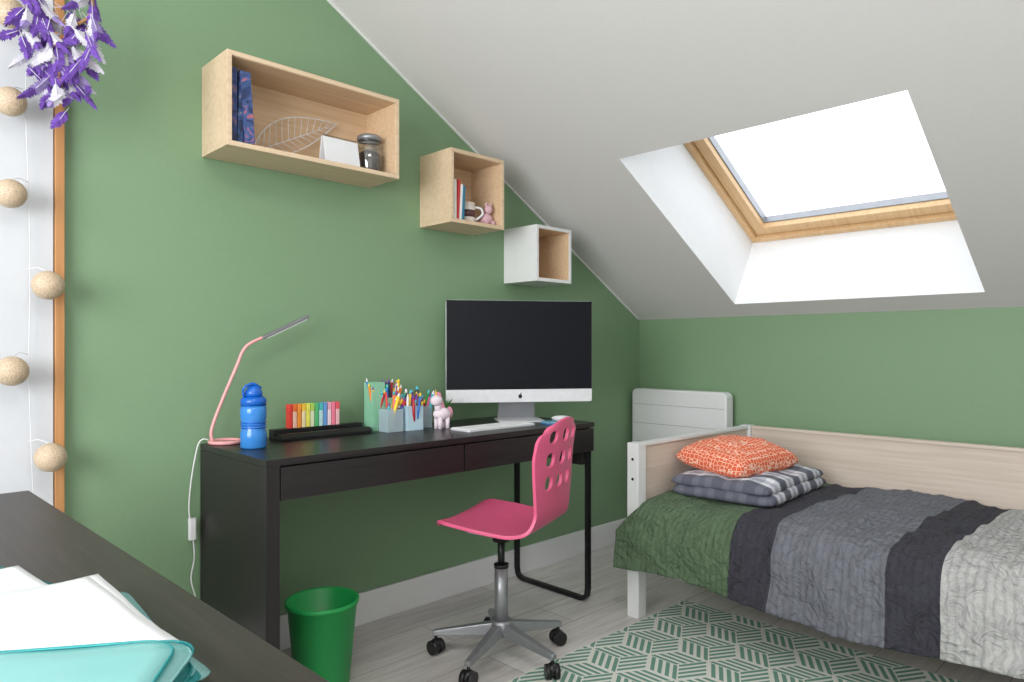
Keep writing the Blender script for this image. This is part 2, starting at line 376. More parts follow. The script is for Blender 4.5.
# wire leaf ornament
g=group('wire_leaf_ornament',(-2.2,-.06,1.8),world=True)
A=Vector((-2.335,-.05,1.765)); B=Vector((-2.00,-.035,1.94)); ax=(B-A); pr=Vector((-ax.z,0,ax.x)).normalized()
def leaf(t,s): return A+ax*t+pr*s*.074*math.sin(math.pi*t**.8)*(1 if s>0 else .6)
tube('outline',[leaf(i/20,1) for i in range(20)]+[leaf(1-i/20,-1) for i in range(20)],.002,M['white'],g,6,True)
tube('midrib',[A,B],.0018,M['white'],g,6)
for i in range(1,14):
    t=i/14
    for s in (1,-1): tube('vein_%d_%d'%(i,s),[A+ax*max(0,t-.1),leaf(t,s)],.0012,M['white'],g,5)
# shelf 2 contents
g=group('books',(-1.54,-.1,1.6165),world=True)
for i,(c,h) in enumerate([((60,80,150),.2),((235,235,225),.185),((200,60,60),.19),((240,240,240),.17),((40,120,150),.165)]):
    book(g,'book_%d'%i,-1.566+i*.0135,-.19,1.6168,.14,.012,h*.88,c,3 if i>1 else 0)
g=group('ceramic_mug',(-1.43,-.13,1.6165),world=True)
mc0=(-1.435,-.13,1.6168)
lathe('cup',[(0,0),(.033,0),(.036,.01),(.036,.09),(.032,.09),(.032,.012),(0,.01)],mc0,mat('mug_glaze',(225,215,205),.3),g)
tube('handle',smooth_path([(-1.41,-.15,1.69),(-1.385,-.165,1.685),(-1.38,-.168,1.66),(-1.405,-.152,1.635)],5),.005,M['paper'],g,8)
lathe('band',[(.0365,0),(.0368,.0),(.0368,.03),(.0365,.03)],(-1.435,-.13,1.645),mat('mug_band',(90,60,60),.4),g)
g=group('plush_toy',(-1.345,-.15,1.6168),world=True)
pk=mat('dusty_pink_plush',(206,168,176),.9)
ball('body',(-1.342,-.15,1.646),.028,pk,g,(1.1,1,1)); ball('head',(-1.342,-.165,1.687),.019,pk,g)
ball('ear_l',(-1.355,-.165,1.706),.007,pk,g,(1,.7,1.6)); ball('ear_r',(-1.329,-.165,1.706),.007,pk,g,(1,.7,1.6))
ball('paw_l',(-1.362,-.175,1.629),.011,pk,g); ball('paw_r',(-1.323,-.175,1.629),.011,pk,g)

# ---------------------------------------------------------------- desk
DZ=.773
g=group('desk',(-1.77,-.27,0),world=True)
dx0,dx1,dy0,dy1=-2.499,-1.037,-.505,-.018
box('top',dx0,dx1,dy0,dy1,DZ-.02,DZ,M['blackwood'],g,.0015)
bwz=wood('black_brown_side',(24,20,21),(38,33,34),'z',.42,1.6,.12)
box('side_panel',dx0,dx0+.042,dy0,dy1,0,DZ-.0202,bwz,g,.0015)
box('carcass',dx0+.043,dx1-.01,dy0+.02,dy1-.005,DZ-.118,DZ-.0205,M['blackwood'],g,0)
box('drawer_front_1',dx0+.045,-1.768,dy0+.001,dy0+.019,DZ-.122,DZ-.026,M['blackwood'],g,.0015)
box('drawer_front_2',-1.762,dx1-.004,dy0+.001,dy0+.019,DZ-.122,DZ-.026,M['blackwood'],g,.0015)
box('bracket',-1.092,-1.067,-.48,-.33,DZ-.18,DZ-.119,M['blackwood'],g,.001)
lx=-1.053
path=[(lx,-.481,DZ-.12),(lx,-.481,.06),(lx,-.476,.03),(lx,-.463,.016),(lx,-.441,.011),(lx,-.09,.011),(lx,-.068,.016),(lx,-.055,.03),(lx,-.05,.06),(lx,-.05,DZ-.12)]
def flatbar(nm,path,w,t,m,g):  # bar in yz-plane
    verts=[];faces=[]
    P=[Vector(p) for p in path]
    for i,p in enumerate(P):
        d=(P[min(i+1,len(P)-1)]-P[max(i-1,0)]).normalized(); nrm=Vector((1,0,0)).cross(d)
        for a,b in ((-w,-t),(w,-t),(w,t),(-w,t)): verts.append(p+Vector((a,0,0))+nrm*b)
    for i in range(len(P)-1):
        for k in range(4): faces.append((i*4+k,i*4+(k+1)%4,i*4+4+(k+1)%4,i*4+4+k))
    faces+=[(0,1,2,3),tuple(range(len(P)*4-4,len(P)*4))]
    return mesh(nm,verts,faces,m,g)
flatbar('leg_frame',path,.0105,.009,M['blackmetal'],g)

# ---------------------------------------------------------------- computer (local frame)
g=group('desktop_computer',(-1.234,-.252,DZ),math.radians(-34.3))
W=.322
rbox('body',-W,W,0,.012,.082,.523,.012,'y',M['alu'],g)
rbox('body_back',-W*.8,W*.8,.012,.035,.12,.48,.06,'y',M['alu'],g,bevel=.008)
box('screen_glass',-W+.001,W-.001,-.002,-.0002,.138,.522,M['screen'],g,.0008)
box('chin',-W+.002,W-.002,-.0015,-.0002,.0835,.137,M['alu'],g,.0005)
ball('fruit_logo',(0,-.0012,.108),.009,M['blackplastic'],g,(1,.15,1.1),12); ball('logo_leaf',(.003,-.0012,.1205),.003,M['blackplastic'],g,(1,.2,1.4),8)
# stand
mesh('stand_neck',[(-.07,.04,.25),(.07,.04,.25),(.085,.10,.006),(-.085,.10,.006),(-.07,.046,.25),(.07,.046,.25),(.085,.106,.006),(-.085,.106,.006)],BF,M['steel'],g)
rbox('stand_foot',-.1,.1,-.06,.11,0.0005,.006,.012,'z',M['alu'],g)
# keyboard
g=group('keyboard',(-1.485,-.355,DZ),math.radians(0))
rbox('base',-.18,.18,-.057,.057,.0005,.008,.008,'z',M['alu'],g)
for r in range(5):
    nk=18
    for k in range(nk):
        if r==0 and 4<=k<=9: continue
        x=-.174+k*.0194; box('key_%d_%d'%(r,k),x,x+.0165,-.050+r*.0205,-.050+r*.0205+.0175,.008,.0105,M['keys'],g,0)
box('space_bar',-.174+4*.0194,-.174+9*.0194+.0165,-.050,-.0325,.008,.0105,M['keys'],g,0)
g=group('computer_mouse',(-1.115,-.39,DZ),math.radians(10))
ball('shell',(0,0,.013),.03,M['keys'],g,(1,1.75,.42)); ball('underside',(0,0,.006),.028,M['alu'],g,(1,1.7,.2))
g=group('sketch_pad',(-1.22,-.435,DZ),math.radians(-20))
bl=mat('bright_blue_card',(50,120,170),.5)
box('cover',-.045,.05,-.03,.03,.0005,.008,bl,g,.001); box('pages',-.043,.048,-.028,.028,.0081,.0105,M['paper'],g,0)
box('top_cover',-.045,.02,-.03,.03,.0106,.013,mat('teal_card',(70,150,170),.5),g,0)

# lamp
g=group('desk_lamp',(-2.42,-.085,DZ),world=True)
bx_,by_=-2.438,-.073
tube('base_ring',[(bx_+.048*math.cos(t),by_+.05*math.sin(t),DZ+.007) for t in [k*2*math.pi/32 for k in range(32)]],.0065,M['lamppink'],g,10,True)
lathe('base_plate',[(0,0),(.046,0),(.046,.006),(0,.006)],(bx_,by_,DZ+.0005),M['lamppink'],g)
tube('pole',smooth_path([(-2.476,-.06,DZ+.008),(-2.478,-.06,DZ+.05),(-2.447,-.065,DZ+.14),(-2.400,-.078,DZ+.262),(-2.384,-.082,DZ+.305),(-2.360,-.086,DZ+.332),(-2.300,-.093,DZ+.361)],8),.0056,M['lamppink'],g)
box('head',-2.33,-2.140,-.103,-.085,DZ+.386,DZ+.398,M['steel'],g,.003,Matrix.Rotation(math.radians(-25),3,'Y'))
box('led_strip',-2.315,-2.15,-.100,-.088,DZ+.383,DZ+.386,M['paper'],g,0,Matrix.Rotation(math.radians(-25),3,'Y'))
# cable
g=group('power_cable',(-2.51,-.012,.4),world=True)
tube('cord',smooth_path([(-2.478,-.033,DZ+.012),(-2.496,-.03,DZ+.015),(-2.509,-.02,DZ-.01),(-2.525,-.012,.66),(-2.533,-.012,.56),(-2.523,-.014,.48),(-2.517,-.014,.40),(-2.527,-.014,.33),(-2.513,-.014,.26),(-2.509,-.019,.15),(-2.53,-.025,.02)],8),.0025,M['white'],g,6)
rbox('switch',-2.537,-2.513,-.028,-.008,.46,.53,.006,'z',M['white'],g)

# bottle
g=group('water_bottle',(-2.40,-.27,DZ),world=True)
c=(-2.40,-.27,DZ)
lathe('body',[(0,.0005),(.036,.0005),(.040,.006),(.040,.05),(.036,.062),(.036,.085),(.040,.097),(.040,.125),(.037,.135)],c,M['blueL'],g)
lathe('collar',[(0,.135),(.039,.135),(.039,.155),(.03,.163),(0,.163)],c,M['blue'],g)
lathe('cap',[(0,.163),(.026,.163),(.028,.175),(.02,.19),(.012,.203),(0,.205)],c,M['blue'],g)
tube('carry_loop',smooth_path([(c[0]-.03,c[1],DZ+.155),(c[0]-.036,c[1]-.01,DZ+.19),(c[0]-.01,c[1]-.015,DZ+.205),(c[0]+.02,c[1]-.01,DZ+.19)],6),.004,M['blue'],g,8)
for i in range(3): tube('grip_%d'%i,[(c[0]+.0375*math.cos(t),c[1]+.0375*math.sin(t),DZ+.066+i*.008) for t in [k*2*math.pi/28 for k in range(28)]],.0022,M['blue'],g,6,True)
shift(g,-.016,.032)
# highlighter set in tray
g=group('marker_set',(-2.13,-.15,DZ),world=True)
box('tray_base',-2.30,-1.945,-.20,-.10,DZ+.0005,DZ+.012,M['blackplastic'],g,.002)
box('tray_back',-2.30,-1.945,-.135,-.10,DZ+.012,DZ+.034,M['blackplastic'],g,.002)
mesh('tray_front',[(-2.30,-.20,DZ+.012),(-1.945,-.20,DZ+.012),(-1.945,-.165,DZ+.012),(-2.30,-.165,DZ+.012),(-2.30,-.185,DZ+.022),(-1.945,-.185,DZ+.022),(-1.945,-.165,DZ+.022),(-2.30,-.165,DZ+.022)],BF,M['blackplastic'],g)
mc=[(235,70,60),(245,120,60),(250,160,60),(250,205,70),(240,235,100),(180,215,100),(90,190,120),(80,190,190),(110,160,220),(240,170,190),(245,130,155),(230,90,100)]
for i,cc in enumerate(mc):
    x=-2.242+i*.0170; m=mat('marker_%d'%i,cc,.4,bmp=0)
    rbox('marker_%d'%i,x,x+.0145,-.132,-.108,DZ+.0345,DZ+.092,.003,'z',mat('barrel_%d'%i,tuple(int(k*.35+160) for k in cc),.4,bmp=0) if i%2 else m,g)
    rbox('cap_%d'%i,x,x+.0145,-.133,-.107,DZ+.0925,DZ+.118,.003,'z',m,g)
shift(g,.016,.035)
# pen organiser
g=group('pen_organizer',(-1.86,-.22,DZ),world=True)
def cup(nm,x0,x1,y0,y1,h,m):
    t=.002;z=DZ+.0005
    box(nm+'_floor',x0,x1,y0,y1,z,z+t,m,g,0)
    box(nm+'_l',x0,x0+t,y0,y1,z+t,z+h,m,g,0);box(nm+'_r',x1-t,x1,y0,y1,z+t,z+h,m,g,0);box(nm+'_f',x0+t,x1-t,y0,y0+t,z+t,z+h,m,g,0);box(nm+'_k',x0+t,x1-t,y1-t,y1,z+t,z+h,m,g,0)
cup('tall_cup',-1.972,-1.918,-.19,-.13,.185,M['mint'])
cup('mid_cup',-1.915,-1.845,-.20,-.13,.125,M['mint'])
cup('front_cup',-1.955,-1.885,-.265,-.205,.085,M['clear'])
cup('low_cup',-1.870,-1.795,-.27,-.205,.095,M['lblue'])
cup('tray_cup',-1.792,-1.72,-.23,-.15,.085,M['clear'])
pc=[(225,60,60),(240,130,50),(250,210,60),(60,160,80),(50,110,200),(130,70,160),(240,120,170),(40,40,60),(90,190,200),(180,30,50),(120,80,50),(245,245,245)]
pm=[mat('pen_%d'%i,c_,.4,bmp=0) for i,c_ in enumerate(pc)]
def pens(x0,x1,y0,y1,n,hmin,hmax,tag,r0=.0042):
    for i in range(n):
        x=random.uniform(x0+.010,x1-.010);y=random.uniform(y0+.010,y1-.010);h=random.uniform(hmin,hmax)
        tx,ty=random.uniform(-.035,.045),random.uniform(-.025,.02); m=pm[(i*5+len(tag))%12]; r_=r0*random.uniform(.85,1.45)
        p0=Vector((x,y,DZ+.006));p1=Vector((x+tx,y+ty,DZ+h))
        cyl('pen_%s_%d'%(tag,i),p0,p1,r_,m,g,8); d=(p1-p0).normalized()
        cyl('tip_%s_%d'%(tag,i),p1,p1+d*.014,r_,pm[(i*3+2)%12],g,8,.001 if i%2 else r_*.8)
pens(-1.968,-1.918,-.19,-.13,7,.12,.19,'a'); pens(-1.915,-1.845,-.20,-.13,22,.13,.185,'bb'); pens(-1.955,-1.885,-.265,-.205,12,.08,.14,'ccc',.005); pens(-1.870,-1.795,-.27,-.205,18,.10,.155,'dddd'); pens(-1.79,-1.725,-.23,-.155,16,.09,.15,'eeeee',.005)
shift(g,.068,.058)
# unicorn plush near organiser
g=group('unicorn_figurine',(-1.74,-.26,DZ),world=True)
wh=mat('white_plush',(228,215,222),.8); pk2=mat('pink_mane',(226,150,176),.8)
for i,(a,b) in enumerate([(-.018,-.012),(.018,-.012),(-.018,.012),(.018,.012)]): cyl('leg_%d'%i,(-1.735+a,-.275+b,DZ+.0005),(-1.735+a,-.275+b,DZ+.045),.009,wh,g,12)
ball('body',(-1.735,-.275,DZ+.058),.029,wh,g,(1.35,.9,.9)); cyl('neck',(-1.752,-.275,DZ+.065),(-1.762,-.28,DZ+.105),.015,wh,g,12,.012)
ball('head',(-1.768,-.283,DZ+.112),.022,wh,g,(1.2,.9,.95)); cyl('horn',(-1.768,-.283,DZ+.126),(-1.774,-.285,DZ+.156),.0045,pm[2],g,10,.0006)
for i in range(6): ball('mane_%d'%i,(-1.752+i*.004,-.270,DZ+.130-i*.011),.015,pk2,g)
ball('tail',(-1.695,-.272,DZ+.06),.015,pk2,g,(1,.8,1.6))
shift(g,.082,.04)
# small plant
g=group('potted_plant',(-1.64,-.12,DZ),world=True)
lathe('pot',[(0,.0005),(.022,.0005),(.028,.045),(.025,.045),(.022,.04),(0,.04)],(-1.65,-.13,DZ),M['paper'],g)
lf=mat('leaf_green',(80,140,70),.5)
for i in range(26):
    a=i*2.4; r_=.02+.035*random.random(); h=.06+.035*random.random(); c0=Vector((-1.65,-.13,DZ+.04)); tp=c0+Vector((r_*math.cos(a),r_*math.sin(a),h-.02)); sd=Vector((-math.sin(a),math.cos(a),0))*.009
    mid=(c0+tp)/2+Vector((0,0,.01))
    mesh('leaf_%d'%i,[c0,mid+sd,tp,mid-sd],[(0,1,2,3)],lf,g)
shift(g,.085,.0)

# ---------------------------------------------------------------- bin
g=group('waste_bin',(-2.232,-.34,0),world=True)
lathe('bucket',[(0,.002),(.082,.002),(.086,.006),(.110,.262),(.116,.264),(.117,.275),(.113,.278),(.108,.272),(.083,.012),(0,.010)],(-2.234,-.345,0),M['binGreen'],g,56)

# ---------------------------------------------------------------- chair
fa=math.radians(111); CH=(-1.688,-.612,0.002)
g=group('swivel_chair',CH,fa-math.radians(90))   # local +Y = facing direction
ctrl=[(.185,.464),(.178,.478),(.14,.488),(.05,.480),(-.06,.474),(-.13,.476),(-.172,.492),(-.196,.534),(-.208,.604),(-.220,.694),(-.235,.784),(-.248,.855)]
P0=smooth_path([(0,a,b) for a,b in ctrl],30)
# resample uniformly
ds=[0]
for a,b in zip(P0,P0[1:]): ds.append(ds[-1]+(b-a).length)
LT=ds[-1]; nv=150; P=[]; kk=0
for i in range(nv+1):
    s_=LT*i/nv
    while kk<len(ds)-2 and ds[kk+1]<s_: kk+=1
    t=(s_-ds[kk])/max(1e-9,ds[kk+1]-ds[kk]); P.append(P0[kk].lerp(P0[kk+1],min(1,t)))
def halfw(t):
    pts=[(0,.14),(.03,.172),(.1,.196),(.25,.205),(.42,.195),(.5,.170),(.58,.150),(.70,.165),(.82,.178),(.91,.174),(.96,.158),(1,.115)]
    for (a,wa),(b,wb) in zip(pts,pts[1:]):
        if t<=b: k=(t-a)/(b-a); return wa+(wb-wa)*k
    return pts[-1][1]
hw=[halfw(i/nv) for i in range(nv+1)]
for _ in range(6): hw=[hw[0]]+[(hw[i-1]+hw[i]*2+hw[i+1])/4 for i in range(1,nv)]+[hw[nv]]
nu=70
def sfun(sv,u):
    """point on shell for arc fraction sv (0..1) and u (-1..1)"""
    f=sv*nv; i=int(min(nv-1,max(0,math.floor(f)))); k=f-i
    p=P[i].lerp(P[i+1],k); w=hw[i]*(1-k)+hw[i+1]*k; t=sv
    off=Vector((0,.028*u*u,0))*max(0,min(1,(t-.5)*3))+Vector((0,0,.016*u*u))*max(0,min(1,(.55-t)*3))
    if t<.1: off+=Vector((0,-.02*u*u*(1-t/.1),0))
    if t>.9: off+=Vector((0,0,-.03*u*u*(t-.9)/.1))
    return p+Vector((w*u,0,0))+off,w
# holes in (x, arc length) space
def arc_at_z(z):
    for i in range(nv//2,nv):
        if P[i].z<=z<=P[i+1].z: return LT*(i+(z-P[i].z)/(P[i+1].z-P[i].z))/nv
holes=[]
for z,xs in ((.800,(-.09,0,.09)),(.722,(-.09,0,.09)),(.644,(-.085,0,.085))):
    for x in xs: holes.append((x,arc_at_z(z),.025))
par=[];
for i in range(nv+1):
    for k in range(nu+1):
        u=-1+2*k/nu; par.append([i/nv,u])
def rad(dx_,ds_,r):  # rounded-square (superellipse) radius factor
    a=math.atan2(ds_,dx_); return r/((abs(math.cos(a))**2.6+abs(math.sin(a))**2.6)**(1/2.6))
def near(sv,u):
    w=sfun(sv,u)[1]
    for hx_,hs,r in holes:
        dx_,ds_=w*u-hx_,sv*LT-hs; d=math.hypot(dx_,ds_)
        if d<rad(dx_,ds_,r): return (hx_,hs,rad(dx_,ds_,r),d)
inside=[near(a,b) for a,b in par]
faces=[];used=set()
for i in range(nv):
    for k in range(nu):
        a=i*(nu+1)+k; q4=(a,a+1,a+nu+2,a+nu+1)
        if all(inside[j] for j in q4): continue
        faces.append(q4)
for f in faces:
    for j in f: used.add(j)
verts=[]
for j,(sv,u) in enumerate(par):
    if j in used and inside[j]:
        hx_,hs,r,d=inside[j]; w=sfun(sv,u)[1]; x=w*u-hx_; s_=sv*LT-hs; f=r/max(d,1e-6)
        sv=(hs+s_*f)/LT; u=(hx_+x*f)/sfun(sv,u)[1]
    verts.append(sfun(sv,u)[0])
idx={j:i for i,j in enumerate(sorted(used))}
vv=[verts[j] for j in sorted(used)]; ff=[tuple(idx[j] for j in f) for f in faces]
sh=mesh('seat_shell',vv,ff,M['pink'],g,smooth=True)
md=sh.modifiers.new('s','SOLIDIFY'); md.thickness=.011; md.offset=0
md=sh.modifiers.new('b','BEVEL'); md.width=.003; md.segments=2; md.limit_method='ANGLE'; md.angle_limit=math.radians(60)
box('seat_plate',-.09,.09,-.09,.09,.446,.464,M['steel'],g,.003)
cyl('swivel_housing',(0,0,.410),(0,0,.447),.03,M['blackplastic'],g)
cyl('gas_piston',(0,0,.30),(0,0,.42),.0125,M['blackmetal'],g)
cyl('column',(0,0,.10),(0,0,.32),.024,M['steel'],g)
cyl('column_cap',(0,0,.318),(0,0,.33),.026,M['blackplastic'],g)
tube('lift_lever',[(0,0,.44),(.08,-.02,.445),(.16,-.04,.442)],.004,M['blackmetal'],g,8)
cyl('hub',(0,0,.085),(0,0,.135),.036,M['steel'],g)
for i in range(5):
    a=math.radians(128+72*i)-(fa-math.radians(90)); d=Vector((math.cos(a),math.sin(a),0)); s_=Vector((-d.y,d.x,0))
    A0=d*.02;B0=d*.245
    vv=[A0+s_*-.020+Vector((0,0,.085)),A0+s_*.020+Vector((0,0,.085)),B0+s_*.013+Vector((0,0,.066)),B0-s_*.013+Vector((0,0,.066)),
        A0+s_*-.016+Vector((0,0,.128)),A0+s_*.016+Vector((0,0,.128)),B0+s_*.010+Vector((0,0,.084)),B0-s_*.010+Vector((0,0,.084))]
    mesh('leg_%d'%(i+1),vv,BF,M['steel'],g,bevel=.004)
    cc=d*.235; cyl('stem_%d'%(i+1),cc+Vector((0,0,.04)),cc+Vector((0,0,.07)),.006,M['blackmetal'],g,12)
    wd=s_ if i%2 else (d*.6+s_*.8).normalized()
    for sgn in (-1,1): cyl('wheel_%d_%s'%(i+1,'a' if sgn<0 else 'b'),cc+wd*sgn*.006+Vector((0,0,.0255)),cc+wd*sgn*.023+Vector((0,0,.0255)),.025,M['blackplastic'],g,24)
    ball('hood_%d'%(i+1),cc+Vector((0,0,.032)),.023,M['blackplastic'],g)

# ---------------------------------------------------------------- radiator
g=group('electric_radiator',(-.06,-.33,.6),world=True)
rbox('panel',-.115,-.045,-.615,-.030,.36,.862,.03,'x',M['white'],g,bevel=.008)
grm=mat('groove_shadow',(175,175,175),.6)
for i in range(4): box('groove_%d'%i,-.1165,-.1148,-.60,-.045,.46+i*.105,.463+i*.105,grm,g,0)
box('bracket',-.045,-.001,-.55,-.12,.45,.80,M['steel'],g,0)
box('mount_stand',-.10,-.06,-.36,-.30,.0,.36,M['white'],g,.002)

# ---------------------------------------------------------------- bed
bx0,bx1,by0,by1=-1.055,-.062,-2.76,-.688
g=group('bed',((bx0+bx1)/2,(by0+by1)/2,0),world=True)
pw=.055
for nm,x,y in (('post_1',bx0,by1-pw),('post_2',bx1-pw,by1-pw),('post_3',bx0,by0),('post_4',bx1-pw,by0)):
    box(nm,x,x+pw,y,y+pw,0,.706,M['white'],g,.004)
for z in (.56,.64): cyl('bolt_%d'%int(z*100),(bx0-.001,by1-pw/2,z),(bx0+.004,by1-pw/2,z),.006,M['blackmetal'],g,12)
box('end_panel',bx0+pw,bx1-pw,by1-.04,by1-.018,.30,.69,M['bedwoodx'],g,.002)
box('foot_panel',bx0+pw,bx1-pw,by0+.018,by0+.04,.30,.69,M['bedwoodx'],g,.002)
box('back_panel',bx1-.037,bx1-.015,by0+pw,by1-pw,.30,.69,M['bedwood'],g,.002)
box('back_top_rail',bx1-.045,bx1-.007,by0+pw,by1-pw,.69,.704,M['bedwood'],g,.002)
box('end_top_rail',bx0+pw,bx1-pw,by1-.048,by1-.010,.69,.704,M['white'],g,.002)
box('side_rail',bx0+.012,bx0+.036,by0+pw,by1-pw,.20,.34,M['white'],g,.002)
box('slat_base',bx0+.037,bx1-.038,by0+.042,by1-.042,.25,.28,M['bedwood'],g,0)
rbox('mattress',bx0+.04,bx1-.05,by0+.05,by1-.05,.2805,.43,.05,'z',M['mattress'],g,bevel=.015)
# duvet
pf=smooth_path([(-.125,0,.437),(-.135,0,.460),(-.2,0,.474),(-.5,0,.480),(-.8,0,.478),(-.97,0,.470),(-1.045,0,.450),(-1.083,0,.41),(-1.094,0,.36),(-1.102,0,.28),(-1.110,0,.205)],9)
ls=[0]
for a,b in zip(pf,pf[1:]): ls.append(ls[-1]+(b-a).length)
nt_=len(pf); ny=300; verts=[];faces=[];uvs=[]
for j in range(ny+1):
    for i,p in enumerate(pf):
        h=max(0,min(1,(.445-p.z)/.09)) if p.x<-.9 else 0
        ys=-.742+.065*h
        y=ys+( -2.69-ys)*j/ny
        s=ls[i]
        f1=noise.noise(Vector((s*3,y*3,0))); f2=noise.noise(Vector((s*9+y*4,y*9-s*3,3))); f3=noise.noise(Vector((s*22,y*26,7)))
        rdg=1-abs(noise.noise(Vector((s*5+y*3,y*6,11))))*2
        rd2=1-abs(noise.noise(Vector((s*9-y*5,y*13,31))))*2
        dis=.016*f1+.012*f2+.005*f3+.009*max(0,rdg)+.008*max(0,rd2)
        edge=min(1,j/6)*min(1,i/4)
        top=1-h
        q_=Vector((p.x,y,p.z))
        q_.z+=dis*top*edge+.004
        fold=.016*math.sin(y*17+2*noise.noise(Vector((y*2,0,5))))*h*(s-1.0)/.3
        q_.x+= -(dis*.9+.006)*h + fold - .006*h
        if p.z<.33: q_.z+= .018*noise.noise(Vector((y*3,2,2)))+ (.02*math.sin(y*5) )*((.33-p.z)/.13)
        wob=.012*noise.noise(Vector((s*4,y*2,20)))
        verts.append(q_); uvs.append((s,y+wob))
for j in range(ny):
    for i in range(nt_-1): a=j*nt_+i; faces.append((a,a+1,a+nt_+1,a+nt_))
o=mesh('duvet',verts,faces,M['duvet'],None,smooth=True)
uvl=o.data.uv_layers.new(name='UVMap')
for lp in o.data.loops: uvl.data[lp.index].uv=uvs[lp.vertex_index]
md=o.modifiers.new('s','SOLIDIFY'); md.thickness=.012; md.offset=-1 

def pillow(name,loc,rotz,w,d,h,m,nz=2,tilt=(0,0),parent=None,seed=0,ex=.42):
    n_=44; verts=[];faces=[]
    def idx(i,j,s): return (i*(n_+1)+j)*2+s
    for i in range(n_+1):
        for j in range(n_+1):
            u=-1+2*i/n_; v_=-1+2*j/n_
            x=u*w/2*(1-.05*(1-v_*v_)*abs(u)**3); y=v_*d/2*(1-.06*(1-u*u)*abs(v_)**3)
            cr=max(0,abs(u)+abs(v_)-1.6)/.4; x*=1-.05*cr; y*=1-.05*cr
            t=max(0,(1-abs(u)**2.4)*(1-abs(v_)**2.4))**ex
            wr=.014*noise.noise(Vector((x*10,y*10,seed)))+.007*noise.noise(Vector((x*25,y*25,seed)))
            for s in (0,1):
                z=(h*.62*t+wr*t) if s==0 else (-h*.38*t)
                verts.append((x,y,z))
    for i in range(n_):
        for j in range(n_):
            faces.append((idx(i,j,0),idx(i+1,j,0),idx(i+1,j+1,0),idx(i,j+1,0)))
            faces.append((idx(i,j,1),idx(i,j+1,1),idx(i+1,j+1,1),idx(i+1,j,1)))
    o=mesh(name,verts,faces,m,parent,smooth=True)
    bm=bmesh.new(); bm.from_mesh(o.data); bmesh.ops.remove_doubles(bm,verts=bm.verts,dist=.0006); bmesh.ops.recalc_face_normals(bm,faces=bm.faces); bm.to_mesh(o.data); bm.free()
    for p in o.data.polygons: p.use_smooth=True
    o.rotation_euler=(math.radians(tilt[0]),math.radians(tilt[1]),math.radians(rotz)); o.location=loc
    return o
g=group('folded_plaid_blanket',(-.600,-.995,.510))
pillow('lower_fold',(0,0,.0),4,.64,.44,.065,M['plaid'],parent=g,seed=3,ex=.22)
pillow('upper_fold',(.0,.01,.036),3,.63,.43,.065,M['plaid'],parent=g,seed=9,ex=.25)
pillow('throw_pillow',(-.610,-.935,.618),-8,.44,.34,.14,M['orange'],seed=5,tilt=(6,-2),ex=.42)

# ---------------------------------------------------------------- rug
rx0,rx1,ry0,ry1=-2.2,-.745,-2.75,-.765
bm=bmesh.new(); uvl=bm.loops.layers.uv.new('UVMap')
e=.115
dirs=[Vector((math.cos(math.radians(a)),math.sin(math.radians(a)),0))*e for a in (30,90,150,210,270,330)]
hx=e*math.sqrt(3); hy=e*1.5
zt=.006
for iy in range(-2,20):
    for ix in range(-2,14):
        c=Vector((rx0+ix*hx+(hx/2 if iy%2 else 0),ry0+iy*hy,zt))
        D=dirs
        for k in (0,2,4):
            vs_=[bm.verts.new(p) for p in (c,c+D[k],c+D[k]+D[(k+2)%6],c+D[(k+2)%6])]
            f=bm.faces.new(vs_)
            for l,uvv in zip(f.loops,((0,0),(1,0),(1,1),(0,1))): l[uvl].uv=uvv
for co_,no in (((rx0,0,0),(-1,0,0)),((rx1,0,0),(1,0,0)),((0,ry0,0),(0,-1,0)),((0,ry1,0),(0,1,0))):
    bmesh.ops.bisect_plane(bm,geom=bm.verts[:]+bm.edges[:]+bm.faces[:],plane_co=co_,plane_no=no,clear_outer=True)
g=group('rug',((rx0+rx1)/2,(ry0+ry1)/2,0),world=True)
me=bpy.data.meshes.new('pattern'); bmesh.ops.recalc_face_normals(bm,faces=bm.faces); bm.to_mesh(me); bm.free(); me.materials.append(M['rug'])
o=bpy.data.objects.new('pattern',me); link(o); attach(o,g)
box('backing',rx0-.006,rx1+.006,ry0-.006,ry1+.006,.0005,.0055,M['rugedge'],g,.001)

# ---------------------------------------------------------------- near table
tx0,tx1,ty0,ty1=-3.62,-3.025,-1.90,-.40
g=group('side_table',((tx0+tx1)/2,(ty0+ty1)/2,0),world=True)
box('top',tx0,tx1,ty0,ty1,.715,.75,M['blackwoody'],g,.002)
box('apron_f',tx0+.02,tx1-.02,ty0+.03,ty0+.05,.62,.7148,M['blackwoody'],g); box('apron_b',tx0+.02,tx1-.02,ty1-.05,ty1-.03,.62,.7148,M['blackwoody'],g)
box('apron_l',tx0+.02,tx0+.04,ty0+.05,ty1-.05,.62,.7148,M['blackwoody'],g); box('apron_r',tx1-.04,tx1-.02,ty0+.05,ty1-.05,.62,.7148,M['blackwoody'],g)
for i,(x,y) in enumerate(((tx0+.02,ty0+.03),(tx1-.07,ty0+.03),(tx0+.02,ty1-.08),(tx1-.07,ty1-.08))): box('leg_%d'%(i+1),x,x+.05,y,y+.05,0,.62,M['blackwoody'],g,.003)
g.rotation_euler=(0,0,math.radians(1.0))
